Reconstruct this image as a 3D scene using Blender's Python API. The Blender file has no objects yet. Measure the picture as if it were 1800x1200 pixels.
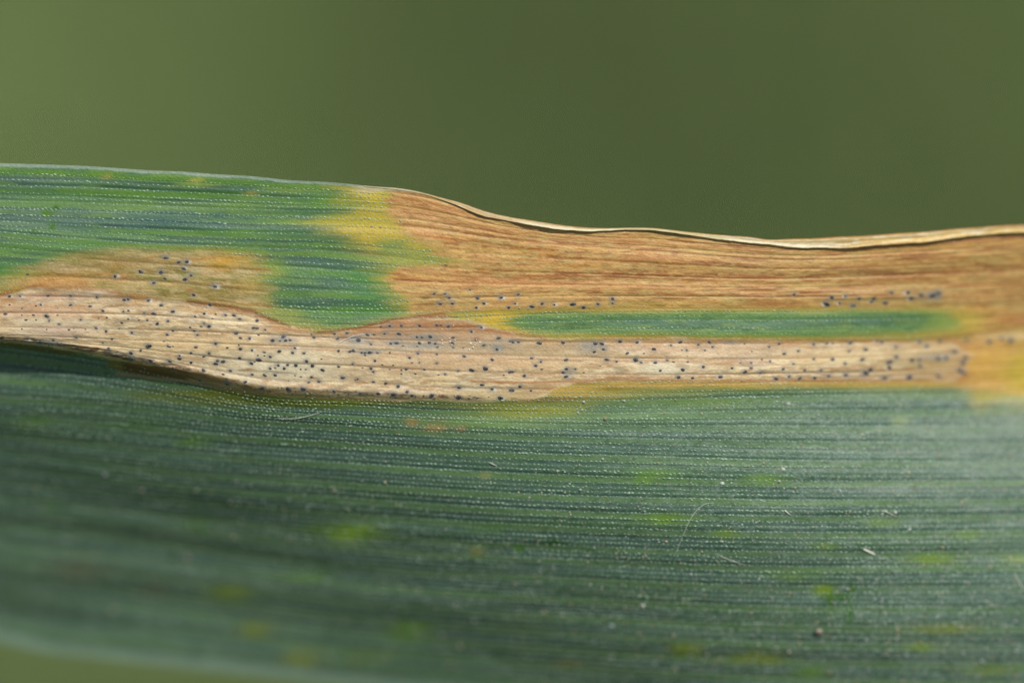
import bpy, math, random
import numpy as np
from mathutils import Vector, Matrix

SC = bpy.context.scene
COL = SC.collection
# ------------------------------------------------------------------ camera
PITCH = math.radians(35)
F = np.array([0, math.cos(PITCH), -math.sin(PITCH)])      # forward
U = np.array([0, math.sin(PITCH), math.cos(PITCH)])       # up
R = np.array([1.0, 0, 0])
DIST = 0.156                                              # metres to the leaf
FRAME_W = 0.028                                           # metres across the frame at the leaf
CAM = -F * DIST
cam_data = bpy.data.cameras.new('camera')
cam = bpy.data.objects.new('camera', cam_data)
COL.objects.link(cam)
cam.location = CAM
cam.rotation_euler = (math.pi / 2 - PITCH, 0, 0)
cam_data.sensor_width = 36
cam_data.lens = 36 * DIST / FRAME_W
cam_data.clip_start = 0.005
cam_data.clip_end = 400
cam_data.dof.use_dof = True
cam_data.dof.focus_distance = DIST
cam_data.dof.aperture_fstop = cam_data.lens / 16.0
cam_data.dof.aperture_blades = 0
SC.camera = cam
# ------------------------------------------------------------------ sky and sun
SUN_CAM = np.array([0.30, 0.62, 0.73])
sun_dir = R * SUN_CAM[0] + U * SUN_CAM[1] - F * SUN_CAM[2]
sun_dir /= np.linalg.norm(sun_dir)
elev = math.asin(sun_dir[2])
azim = math.atan2(sun_dir[0], sun_dir[1])
world = bpy.data.worlds.new("World")
SC.world = world
world.use_nodes = True
nt = world.node_tree
bg = nt.nodes['Background']
sky = nt.nodes.new('ShaderNodeTexSky')
sky.sky_type = 'NISHITA'
sky.sun_disc = False
sky.sun_elevation = elev
sky.sun_rotation = azim
nt.links.new(sky.outputs['Color'], bg.inputs['Color'])
bg.inputs['Strength'].default_value = 0.06
sd = bpy.data.lights.new('sun', 'SUN')
sd.energy = 3.8
sd.angle = math.radians(0.6)
sd.color = (1.0, 0.95, 0.87)
sun = bpy.data.objects.new('sun', sd)
COL.objects.link(sun)
sun.location = (0, 0, 3)
sun.rotation_euler = Vector(sun_dir).to_track_quat('Z', 'Y').to_euler()
SC.view_settings.view_transform = 'Standard'
SC.view_settings.look = 'None'
SC.view_settings.exposure = 0.0
SC.cycles.use_denoising = True
SC.view_settings.gamma = 1.0
ALB = 0.95                       # photograph value -> base colour

PX = FRAME_W / 1800.0
rng = np.random.default_rng(7)
random.seed(7)


def lin(c):
    c = np.asarray(c, float) / 255.0
    return np.where(c <= 0.04045, c / 12.92, ((c + 0.055) / 1.055) ** 2.4) * ALB


def at(px, py, depth):
    """point of the place that lies depth metres behind the plane of the leaf"""
    px, py, depth = np.broadcast_arrays(np.asarray(px, float), np.asarray(py, float), np.asarray(depth, float))
    s = (DIST + depth) / DIST
    return (CAM + (DIST + depth)[..., None] * F + ((px - 900) * PX * s)[..., None] * R
            - ((py - 600) * PX * s)[..., None] * U)


# ------------------------------------------------------------------ noise and curves
def noise(x, y, sx, sy, seed, octaves=1):
    """smooth value noise in -1..1"""
    x, y = np.broadcast_arrays(np.asarray(x, float), np.asarray(y, float))
    out = np.zeros(x.shape)
    amp, tot = 1.0, 0.0
    for o in range(octaves):
        g = np.random.default_rng(seed * 31 + o).uniform(-1, 1, (256, 256))
        a = x / sx * 2 ** o + 57.3 * (o + 1)
        b = y / sy * 2 ** o + 91.7 * (o + 1)
        ia, ib = np.floor(a).astype(int), np.floor(b).astype(int)
        fa, fb = a - ia, b - ib
        fa = fa * fa * (3 - 2 * fa)
        fb = fb * fb * (3 - 2 * fb)
        i0, i1, j0, j1 = ia & 255, (ia + 1) & 255, ib & 255, (ib + 1) & 255
        v = (g[i0, j0] * (1 - fa) + g[i1, j0] * fa) * (1 - fb) + (g[i0, j1] * (1 - fa) + g[i1, j1] * fa) * fb
        out += v * amp
        tot += amp
        amp *= 0.55
    return out / tot * 1.3


def sstep(a, b, x):
    t = np.clip((x - a) / (b - a), 0, 1)
    return t * t * (3 - 2 * t)


def spline(pts, x):
    """natural cubic spline through pts, straight beyond the ends"""
    p = np.array(pts, float)
    X, Y = p[:, 0], p[:, 1]
    n = len(X)
    h = np.diff(X)
    A = np.eye(n)
    r = np.zeros(n)
    for i in range(1, n - 1):
        A[i, i - 1], A[i, i], A[i, i + 1] = h[i - 1], 2 * (h[i - 1] + h[i]), h[i]
        r[i] = 6 * ((Y[i + 1] - Y[i]) / h[i] - (Y[i] - Y[i - 1]) / h[i - 1])
    M = np.linalg.solve(A, r)
    x = np.asarray(x, float)
    k = np.clip(np.searchsorted(X, x) - 1, 0, n - 2)
    xc = np.clip(x, X[0], X[-1])
    t0, t1, hh = xc - X[k], X[k + 1] - xc, h[k]
    y = (M[k] * t1 ** 3 + M[k + 1] * t0 ** 3) / (6 * hh) + (Y[k] / hh - M[k] * hh / 6) * t1 + (Y[k + 1] / hh - M[k + 1] * hh / 6) * t0
    sl0 = (Y[1] - Y[0]) / h[0] - h[0] * (2 * M[0] + M[1]) / 6
    sl1 = (Y[-1] - Y[-2]) / h[-1] + h[-1] * (M[-2] + 2 * M[-1]) / 6
    return y + np.minimum(x - X[0], 0) * sl0 + np.maximum(x - X[-1], 0) * sl1


def pchip(V, G, v):
    """G (guides, nx) at V; returns (len(v), nx), monotone between guides"""
    h = np.diff(V)[:, None]
    d = np.diff(G, axis=0) / h
    m = np.zeros_like(G)
    for i in range(1, len(V) - 1):
        a, b = d[i - 1], d[i]
        w1, w2 = 2 * h[i] + h[i - 1], h[i] + 2 * h[i - 1]
        ok = a * b > 0
        m[i] = np.where(ok, (w1 + w2) / (w1 / np.where(ok, a, 1) + w2 / np.where(ok, b, 1)), 0)
    m[0], m[-1] = d[0], d[-1]
    k = np.clip(np.searchsorted(V, v) - 1, 0, len(V) - 2)
    hh = h[k]
    t = ((v - V[k])[:, None]) / hh
    return ((2 * t ** 3 - 3 * t ** 2 + 1) * G[k] + (t ** 3 - 2 * t ** 2 + t) * hh * m[k]
            + (-2 * t ** 3 + 3 * t ** 2) * G[k + 1] + (t ** 3 - t ** 2) * hh * m[k + 1])


# ------------------------------------------------------------------ the leaf's guide lines (veins)
TOP = [(0, 287), (67, 289), (150, 292), (212, 296), (275, 300), (325, 302), (375, 306), (450, 310.5), (500, 316), (555, 319), (610, 323),
       (657, 328), (700, 331), (737, 337), (775, 347), (812, 357), (850, 370), (900, 382), (925, 386), (962, 392), (1000, 397), (1037, 400),
       (1075, 401), (1112, 400), (1150, 401), (1187, 405), (1225, 409), (1275, 413.5), (1325, 417.5), (1350, 421), (1375, 420.5), (1425, 419),
       (1475, 416), (1525, 414), (1575, 410), (1625, 407), (1675, 402.5), (1725, 399), (1762, 396), (1800, 394.5)]
LIP = [(640, 328.5), (690, 333.5), (737, 341), (775, 352), (800, 361.5), (840, 379), (875, 387), (900, 392), (937, 399), (975, 405), (1012, 407.5), (1050, 408),
       (1075, 406), (1112, 404.5), (1150, 406.5), (1187, 411), (1225, 416.5), (1275, 424), (1312, 427.5), (1350, 431), (1375, 434.5), (1407, 437.5),
       (1450, 438), (1480, 439), (1525, 435.5), (1575, 432), (1625, 427.5), (1675, 421), (1725, 414.5), (1762, 412), (1800, 410.5)]
GUIDES = [
    (0, TOP),
    (75, [(0, 372), (225, 380), (450, 388), (675, 394), (750, 401), (900, 422), (1050, 435), (1200, 445), (1350, 455), (1575, 452), (1800, 438)]),
    (126, [(0, 412), (225, 431), (450, 442), (600, 450), (750, 466), (900, 477), (1125, 484), (1350, 490), (1575, 484), (1800, 476)]),
    (210, [(0, 520), (212, 523), (325, 531), (450, 545), (600, 554), (750, 553), (900, 547), (1125, 543), (1350, 543), (1575, 541), (1800, 532)]),
    (285, [(0, 588), (150, 594), (300, 600), (450, 606), (575, 611), (750, 620), (900, 625), (1125, 629), (1350, 630), (1575, 625), (1800, 612)]),
    (360, [(0, 602), (100, 614), (200, 630), (300, 652), (400, 675), (450, 686), (600, 695), (750, 702), (900, 706), (1125, 706), (1350, 700), (1575, 697), (1800, 690)]),
    (430, [(0, 700), (225, 715), (450, 741), (575, 749), (700, 757), (900, 767), (1150, 774), (1350, 778), (1575, 780), (1800, 780)]),
    (530, [(0, 795), (167, 815), (333, 833), (600, 853), (833, 869), (1200, 882), (1400, 885), (1800, 882)]),
    (675, [(0, 927), (167, 943), (333, 963), (600, 995), (833, 1013), (1033, 1023), (1200, 1031), (1500, 1037), (1800, 1035)]),
    (880, [(0, 1127), (67, 1143), (167, 1155), (283, 1169), (400, 1182), (500, 1194), (700, 1213), (1000, 1240), (1400, 1265), (1800, 1280)]),
]
GV = np.array([g[0] for g in GUIDES], float)
DV = np.array([0, 75, 126, 210, 285, 349, 377, 430, 530, 675, 880], float)
DEPTH_X = [-900, 0, 450, 900, 1350, 1800, 2700]
DEPTH_T = [  # millimetres behind the plane of focus
    (.6, .15, 0, 0, .25, 1.2, 3.2), (.5, .05, 0, 0, .3, 1.4, 3.4), (.5, 0, 0, 0, .35, 1.6, 3.7), (.5, 0, -.05, 0, .4, 1.9, 4.2),
    (.9, .1, -.15, -.05, .4, 2.1, 4.5), (1.5, .3, -.05, -.03, .42, 2.15, 4.5), (2.1, 1.0, .22, .05, .42, 2.0, 4.2), (2.6, 1.4, .6, .12, .35, 1.7, 3.8),
    (4.2, 2.5, 1.5, .5, .3, 1.3, 3.4), (5.4, 3.9, 3.1, 1.6, .9, 1.3, 3.2), (6.8, 5.2, 4.8, 3.8, 2.6, 2.4, 4.2)]


def sheet(xs, vs):
    g = np.array([spline(p, xs) for _, p in GUIDES])
    for i in range(1, len(g)):                       # beyond the frame the guides must not cross
        g[i] = np.maximum(g[i], g[i - 1] + 4)
    d = np.array([spline(list(zip(DEPTH_X, row)), xs) for row in DEPTH_T])
    return pchip(GV, g, vs), pchip(DV, d, vs) * 1e-3


# vein centres across the leaf
VEINS = [10, 38, 62, 75, 101, 126, 152, 180, 210, 236, 262, 285, 312, 338, 362, 386, 409, 432]
while VEINS[-1] < 868:
    VEINS.append(VEINS[-1] + rng.uniform(24, 35))
VEINS = np.array(VEINS[:-1] if VEINS[-1] > 876 else VEINS)


def vein_info(v):
    k = np.abs(v[..., None] - VEINS).argmin(-1)
    return k, v - VEINS[k]


# ------------------------------------------------------------------ soft regions in leaf coordinates
def seg_dist(x, y, pts):
    best = np.full(x.shape, 1e9)
    for (ax, ay), (bx, by) in zip(pts[:-1], pts[1:]):
        dx, dy = bx - ax, by - ay
        t = np.clip(((x - ax) * dx + (y - ay) * dy) / (dx * dx + dy * dy + 1e-9), 0, 1)
        best = np.minimum(best, (x - ax - t * dx) ** 2 + (y - ay - t * dy) ** 2)
    return np.sqrt(best)


def inside(x, y, pts):
    c = np.zeros(x.shape, bool)
    n = len(pts)
    for i in range(n):
        (x1, y1), (x2, y2) = pts[i], pts[i - 1]
        if y1 == y2:
            continue
        c ^= ((y1 > y) != (y2 > y)) & (x < (x2 - x1) * (y - y1) / (y2 - y1) + x1)
    return c


def region(x, y, pts, soft, wob=0.0, seed=1, xs=1.0, wl=(30, 8)):
    """1 inside the outline, 0 outside, with an edge soft px wide; xs squeezes x so edges blur more along the veins"""
    m = np.zeros(x.shape)
    P = np.array(pts, float)
    pad = soft * 2 / xs + wob * 2 + 4
    sel = (x > P[:, 0].min() - pad) & (x < P[:, 0].max() + pad) & (y > P[:, 1].min() - pad) & (y < P[:, 1].max() + pad)
    X, Y = x[sel], y[sel]
    if wob:
        X2 = X + noise(X, Y, wl[0], wl[1], seed, 3) * wob / xs
        Y2 = Y + noise(X, Y, wl[0] * 1.3, wl[1] * 1.5, seed + 1, 3) * wob * 0.5
    else:
        X2, Y2 = X, Y
    q = [(a * xs, b) for a, b in pts]
    d = seg_dist(X2 * xs, Y2, q + [q[0]])
    d = np.where(inside(X2, Y2, pts), d, -d)
    m[sel] = sstep(-soft, soft, d)
    return m


def stroke(x, y, pts, w, wob=0.0, seed=1):
    m = np.zeros(x.shape)
    P = np.array(pts, float)
    pad = w * 3 + wob * 2
    sel = (x > P[:, 0].min() - pad) & (x < P[:, 0].max() + pad) & (y > P[:, 1].min() - pad) & (y < P[:, 1].max() + pad)
    X, Y = x[sel], y[sel]
    if wob:
        Y = Y + noise(X, Y, 25, 10, seed, 2) * wob
    m[sel] = np.exp(-(seg_dist(X, Y, pts) / w) ** 2)
    return m


def blob(x, y, cx, cy, rx, ry, seed=3, wob=0.35):
    m = np.zeros(x.shape)
    sel = (np.abs(x - cx) < rx * 3) & (np.abs(y - cy) < ry * 3)
    X, Y = x[sel], y[sel]
    d = np.sqrt(((X - cx) / rx) ** 2 + ((Y - cy) / ry) ** 2) + noise(X, Y, rx * .6 + 2, min(ry * .6 + 1, 4.5), seed, 3) * wob * 1.3 - .22
    m[sel] = np.exp(-np.maximum(d, 0) ** 2 * 1.1)
    return m


PALE = [(-60, 528), (0, 521), (40, 510), (70, 505), (150, 508), (205, 513), (215, 522), (330, 533), (400, 541), (440, 549), (480, 566), (520, 580), (560, 587),
        (620, 580), (680, 566), (720, 559), (780, 557), (830, 566), (880, 581), (920, 592), (1000, 600), (1100, 598), (1200, 596), (1350, 600), (1450, 600),
        (1550, 599), (1620, 601), (1670, 606), (1705, 625), (1700, 650), (1680, 668), (1600, 668), (1450, 668), (1350, 668),
        (1250, 668), (1150, 665), (1080, 666), (1020, 671), (975, 680), (960, 692), (930, 704), (800, 704), (700, 702), (600, 695), (450, 687), (370, 673), (300, 655), (215, 633), (100, 611), (0, 598), (-60, 592)]
BROWN = [(700, 300), (698, 345), (690, 372), (708, 405), (742, 425), (775, 440), (800, 462), (760, 470), (705, 474), (692, 490), (712, 512), (728, 530), (735, 546),
         (860, 546), (1000, 543), (1350, 543), (1500, 541), (1640, 541), (1680, 548), (1690, 590), (1640, 598), (1860, 590), (1860, 300)]
TANL = [(10, 508), (50, 482), (105, 462), (170, 450), (260, 443), (370, 445), (430, 458), (452, 495), (455, 545), (400, 538), (330, 530), (212, 520), (60, 506)]
STRIP = [(885, 560), (930, 553), (1000, 550), (1100, 549), (1350, 547), (1600, 545), (1665, 548), (1672, 575), (1600, 584), (1450, 590), (1350, 593), (1200, 589), (1050, 586), (950, 583), (905, 573)]
YEL1 = [(592, 322), (640, 322), (720, 326), (780, 345), (830, 470), (760, 545), (900, 545), (905, 596), (860, 592), (780, 568), (735, 562), (706, 548), (698, 520), (672, 503), (658, 478), (690, 462), (650, 445), (622, 430), (604, 408), (560, 398), (556, 388), (618, 372), (606, 345)]
YEL2 = [(865, 544), (1000, 543), (1350, 541), (1690, 540), (1720, 560), (1700, 594), (1600, 600), (1350, 603), (1000, 602), (900, 596)]
YEL3 = [(-60, 522), (0, 506), (30, 482), (100, 450), (200, 441), (300, 437), (400, 440), (455, 448), (474, 480), (468, 530), (520, 562), (580, 576), (690, 560), (700, 570), (560, 596), (450, 570), (200, 530), (-60, 535)]
YEL4 = [(990, 664), (1350, 664), (1690, 660), (1780, 600), (1860, 596), (1860, 688), (1740, 704), (1690, 692), (1600, 689), (1450, 682), (1350, 684), (1250, 690), (1130, 698), (1050, 706), (1000, 728), (900, 734), (860, 714), (900, 700), (960, 690)]

DOTS = """0 270 1170,728,10 1255,758,6 1315,758,9 1293,803,8 988,825,9 1137,832,10 1345,850,8 812,860,10 1158,878,7 1305,883,9 1080,908,9 1512,930,11 1360,990,9 193,847,6
0 500 65,80,6 145,80,7 340,77,8 497,77,8 685,85,6 875,103,8 905,103,7 1047,108,9 1475,138,7 65,138,4 290,138,5 255,148,4 497,140,7 1137,143,7 637,148,7 155,163,3 403,163,3 722,180,6 868,188,6 905,180,4 1215,188,9 1015,200,5 1080,203,6 1437,202,8 1520,207,4 1585,212,7 40,207,5 155,213,3 235,213,4 330,218,8 403,215,4 1375,220,6 1645,215,6 1685,243,7 695,232,4 750,232,4 1497,235,4 183,245,4 252,245,4 348,252,5 568,247,5 905,240,4 980,245,4 1038,248,5 1183,257,6 857,266,6 1435,270,5 1103,275,7 417,277,5 1470,293,8 1412,292,4 1335,300,4 1787,303,7 678,303,7 840,306,5 155,312,3 328,312,4 487,315,4 518,310,3 603,315,3 1218,323,7 1365,323,8 748,325,6 928,335,7 1665,340,8 1177,348,6 1390,352,7 1690,372,7 1755,375,8 195,385,7 535,375,7 788,385,8 375,392,5 725,408,7 283,405,7 955,392,3 1150,400,4 1515,415,10 1045,432,10 1180,432,5 1195,437,4 1213,433,3 1378,437,5 1600,443,4 1690,450,7 1680,427,4 1773,457,7 687,448,4 765,448,5 990,462,6 918,480,8 1345,477,6 1472,480,6 1437,505,6 1265,497,6 1265,517,7 1683,515,10 928,520,8 1060,533,9 1190,538,9 1345,547,8 1570,540,9 1520,557,8 1530,533,5 1765,548,8 1790,540,4 580,485,7 640,490,6 750,492,5 830,500,6 1430,600,6 1620,605,5 1770,628,7 1230,620,6 1570,628,4 1727,682,9 1410,675,10 1600,700,12
450 500 1255,62,8 1330,62,5 1357,90,8 1295,133,9 1383,130,8 1558,95,7 1605,130,7 1550,160,6 1722,90,10 1777,160,6 1505,35,5 10,250,7 5,305,5 65,315,5 195,367,9 410,372,6 17,355,4 115,393,7 170,395,5 210,390,6 240,388,4 275,443,8 163,468,9 257,475,7 337,482,5 57,475,5 20,525,9 103,505,8 12,497,4 60,495,4 353,535,8 460,520,4 157,565,9 222,560,6 280,565,10 395,570,9 100,585,6 200,590,7 133,582,4 312,595,4 350,595,5 465,600,8 580,572,6 683,553,5 553,343,5 640,340,6 573,380,6 720,388,13 390,348,4 785,350,7 830,350,5 905,342,7 1003,345,8 940,288,10 878,293,4 1020,288,5 1150,285,7 1270,285,6 1300,285,4 1355,290,7 1583,300,8 1515,328,6 807,418,6 945,413,6 985,410,7 1150,407,7 1220,408,7 1260,410,7 1033,430,4 1130,433,4 1225,365,9 1135,368,8 1165,370,5 1387,372,7 1380,410,6 1385,440,5 1280,438,5 1548,383,6 1605,425,8 1705,375,8 1790,398,7 1695,455,7 583,463,6 660,468,8 685,465,6 745,475,7 800,477,9 770,480,6 857,477,5 940,480,4 768,497,4 1140,482,7 1270,490,6 1457,440,4 1463,502,7 1080,512,6 835,535,6 1100,547,5 1150,548,5 1270,553,5 1660,527,6 965,567,4 890,563,4 940,592,4 808,587,6 825,615,6 1057,593,6 1185,598,7 1020,600,4 1025,623,5 748,580,4 1513,600,11 1615,587,11 1787,610,9 1420,605,5 1285,628,4 1330,628,5 1120,623,4 1743,637,4 60,635,6 137,637,7 315,643,4 392,650,6 272,640,4 613,653,10 370,683,6 443,678,7 717,663,6 700,668,4 827,683,5 912,690,7 1000,712,8 1428,720,11 1590,705,10 1663,735,9 1787,740,7 1065,755,8 1100,777,8 1235,778,9 1425,788,9 1717,797,10 545,748,8 330,730,10 45,725,9 225,732,8 860,765,8 970,770,12 735,765,6 230,672,3
900 500 45,70,7 23,133,7 140,153,8 217,133,9 295,137,9 430,137,11 507,157,7 605,135,8 710,100,9 710,130,8 5,403,7 48,405,9 190,413,10 360,405,9 583,415,9 633,415,9 645,453,10 580,470,9 757,398,8 882,400,8 812,482,6 995,453,7 1120,425,5 1187,400,6 1313,422,6 1383,400,6 1410,433,5 1358,458,5 1195,458,4 1230,460,5 385,525,8 140,513,5 203,540,6 165,570,7 667,525,8 735,540,5 870,530,10 910,543,5 1010,545,6 1090,530,5 1135,543,4 1235,543,4 1345,577,7 1200,597,12 1170,652,8 1270,653,8 1465,645,8 1550,583,7 1605,548,5 1680,548,6 1683,583,5 1640,612,8 1748,618,9 385,593,6 362,615,6 385,645,8 445,593,5 622,573,4 505,617,3 88,640,7 210,595,4 5,610,6 1045,600,5 5,740,7 60,713,8 135,743,7 925,483,3 1690,467,4 1635,413,4 1755,525,4
1350 500 410,135,11 450,90,8 505,130,8 545,80,7 600,150,9 640,95,7 745,95,7 730,118,6 825,130,7 865,55,9 985,55,10 1005,95,9 1077,73,9 1165,75,11 1200,60,10 185,70,6 80,417,6 10,435,5 323,420,6 413,412,6 453,412,6 583,407,8 115,483,6 215,465,5 570,465,6 685,453,7 765,398,7 800,398,8 905,435,9 905,507,9 15,537,5 323,525,6 453,525,6 175,555,6 545,555,5 667,525,7 858,540,9 850,583,9 105,590,5 258,600,6 373,597,6 725,593,8 55,660,8 150,643,8 225,658,7 330,658,7 425,640,6 550,635,9 685,620,12 820,657,9 993,650,10 1010,530,8 1063,525,9 1070,572,10 1200,517,9 1250,512,9 1200,640,11 1312,470,8 1387,510,9 1370,545,9 1350,605,9 1380,620,7 1065,405,7 1115,430,8 1210,395,6 1395,388,7 1555,402,9 1645,375,7 1710,387,10"""
dots = []
for line in DOTS.split('\n'):
    t = line.split()
    ox, oy = float(t[0]), float(t[1])
    for s in t[2:]:
        a, b, c = map(float, s.split(','))
        dots.append((ox + a / 4, oy + b / 4, c / 4))
dots.sort(key=lambda d: -d[2])

# ------------------------------------------------------------------ the fine grid of the blade
xs = np.concatenate([np.linspace(-900, -60, 90)[:-1], np.arange(-60, 1860, 1.45), np.linspace(1862, 2700, 90)])
vs = np.linspace(0, 880, 660)
NX, NV = len(xs), len(vs)
YY, DD = sheet(xs, vs)                                   # (NV, NX)
X = np.broadcast_to(xs, (NV, NX)).copy()
V = np.broadcast_to(vs[:, None], (NV, NX)).copy()
VK, VD = vein_info(V)
Y = YY

m_pale = region(X, Y, PALE, 3.8, 7, 11, wl=(34, 6))
m_brown = region(X, Y, BROWN, 11, 9, 21, xs=.6, wl=(60, 12))
m_tan = region(X, Y, TANL, 16, 16, 31, xs=.45, wl=(60, 8))
m_strip = region(X, Y, STRIP, 7, 6, 41, xs=.3, wl=(70, 7))
beyond = np.maximum(sstep(1790, 1830, X) * (Y > 300) * (Y < 690), 0)
RIGHT = [(1640, 596), (1860, 585), (1860, 606), (1820, 686), (1740, 680), (1680, 670)]
m_right = region(X, Y, RIGHT, 16, 14, 43, xs=.35, wl=(60, 6))
m_brown = np.maximum(np.maximum(m_brown * (1 - m_strip), beyond * (Y < 600)), m_right)
m_brown *= (1 - m_pale)
m_les = np.clip(m_pale + m_brown + m_tan * (1 - m_pale), 0, 1)

# streak noises that follow the veins
s1 = noise(X, V, 170, 3.2, 101, 3)
s2 = noise(X, V, 60, 2.2, 102, 3)
s3 = noise(X, V, 420, 9, 103, 3)
s4 = noise(X, V, 22, 4, 104, 3)
s5 = noise(X, V, 240, 45, 105, 3)
f1 = noise(X, V, 4.5, 2.6, 106, 2)

C = np.zeros((NV, NX, 3))


def mot(sx, sy, seed, thr=.15, soft=.35):
    """ragged blotches drawn out along the veins"""
    return sstep(thr, thr + soft, noise(X, V, sx, sy, seed, 3))



def paint(mask, col, k=1.0):
    global C
    c = lin(col)
    mm = np.clip(mask * k, 0, 1)[..., None]
    C += (c - C) * mm


ROWS = []
for a, b in zip(VEINS[:-1], VEINS[1:]):
    nrow = max(1, int(round((b - a - 10) / 7.2)))
    ROWS += [a + 5.2 + (b - a - 10.4) * k / nrow for k in range(nrow + 1)]
ROWS = np.array([q for q in ROWS if q < 872])
kk = np.clip(np.searchsorted(ROWS, vs), 1, len(ROWS) - 1)
dnear = np.where(np.abs(vs - ROWS[kk - 1]) < np.abs(vs - ROWS[kk]), vs - ROWS[kk - 1], vs - ROWS[kk])
ROWD = np.broadcast_to(dnear[:, None], (NV, NX)) + .5 * noise(X, V, 80, 9, 108, 2)
ROWL = np.exp(-(ROWD / 1.5) ** 2) * np.clip(.75 + .4 * s1, 0, 1)
vein_w = 4.2 + 1.2 * noise(X, V, 300, 14, 110)
vein = sstep(vein_w + 2, vein_w - 2, np.abs(VD)) * np.clip(.9 + .25 * s3, 0, 1)
upper = sstep(640, 560, Y)
C[:] = lin((74, 98, 84))
paint(np.clip(.5 + s3 * .9, 0, 1), (80, 112, 98), .9)
paint(np.clip(s1 * .9 + .1, 0, 1), (56, 84, 72), .8)
paint(np.clip(s5 + .1, 0, 1), (76, 110, 66), .7)
paint(vein, (98, 130, 80), .9)
paint(vein * upper, (108, 144, 64), .8)
paint(upper * np.clip(s3 + .35, 0, 1) * (1 - vein), (84, 126, 58), .75)
paint(upper * np.clip(-s5 * 1.4, 0, 1) * (1 - vein), (58, 92, 82), .7)
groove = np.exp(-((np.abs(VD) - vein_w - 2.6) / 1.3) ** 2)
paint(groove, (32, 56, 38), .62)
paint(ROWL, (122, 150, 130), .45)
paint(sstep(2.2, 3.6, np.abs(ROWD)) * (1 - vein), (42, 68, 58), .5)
# far and near bands
paint(sstep(880, 760, Y) * sstep(690, 740, Y) * sstep(900, 1150, X), (84, 112, 92), .3)
paint(sstep(1300, 1800, X) * (Y > 690) * np.clip(.55 + .6 * noise(X, V, 150, 40, 120, 3), 0, 1), (92, 116, 100), .4)
paint(sstep(500, 0, X) * (Y > 640) * np.clip(.5 + noise(X, V, 500, 26, 121, 2), 0, 1), (76, 104, 92), .4)
paint(sstep(700, 0, X) * (Y > 880) * np.clip(noise(X, V, 600, 34, 122, 2) * 1.4 + .2, 0, 1), (46, 66, 48), .7)
paint(upper * mot(90, 9, 401, .0) * (1 - vein * .5), (110, 146, 68), .42)
paint(upper * mot(50, 5, 402, .1), (70, 104, 92), .6)
paint((1 - upper) * mot(6, 3, 403, .1) * (.3 + .7 * sstep(700, 1700, X)), (134, 152, 138), .5)
paint((1 - upper) * mot(60, 25, 406, .1) * sstep(1000, 1750, X), (120, 140, 126), .3)
paint((1 - upper) * mot(40, 7, 404, .1), (104, 132, 88), .22)
paint((1 - upper) * mot(9, 3.5, 405, .25), (46, 76, 50), .4)
# bright green rim under the top margin
paint(np.exp(-((V - 13) / 5.5) ** 2) * sstep(640, 560, X), (80, 124, 22), .75)
for (a, b, rx, ry, c, k) in [
        (250, 342, 200, 6, (82, 128, 34), .7), (60, 336, 120, 4, (76, 120, 40), .5), (150, 357, 180, 6, (108, 146, 72), .6), (420, 362, 150, 6, (110, 146, 66), .6),
        (330, 408, 260, 5, (88, 134, 48), .6), (90, 432, 150, 8, (96, 138, 66), .8), (40, 480, 90, 16, (84, 132, 62), .8),
        (560, 432, 120, 5, (98, 138, 48), .7), (590, 480, 70, 6, (80, 128, 52), .6), (620, 545, 90, 8, (84, 130, 44), .8), (500, 510, 40, 30, (86, 126, 46), .5),
        (660, 505, 50, 30, (72, 136, 56), .6), (480, 470, 25, 18, (108, 138, 48), .7), (560, 565, 80, 7, (74, 120, 52), .6),
        (590, 355, 60, 22, (92, 136, 44), .6), (560, 372, 80, 4, (66, 110, 84), .5), (300, 385, 130, 10, (62, 96, 92), .7), (60, 385, 110, 22, (84, 112, 100), .6),
        (560, 415, 90, 8, (66, 104, 84), .5), (560, 505, 110, 5, (56, 88, 76), .6), (540, 533, 120, 6, (52, 86, 70), .6),
        (187, 310, 8, 4, (170, 140, 60), .4), (345, 317, 12, 4, (160, 160, 70), .8), (442, 340, 12, 4, (180, 160, 70), .4), (350, 325, 30, 4, (140, 160, 60), .5),
        (520, 335, 40, 5, (130, 150, 60), .4)]:
    paint(blob(X, Y, a, b, rx, ry, int(a + b)), c, k)
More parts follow.
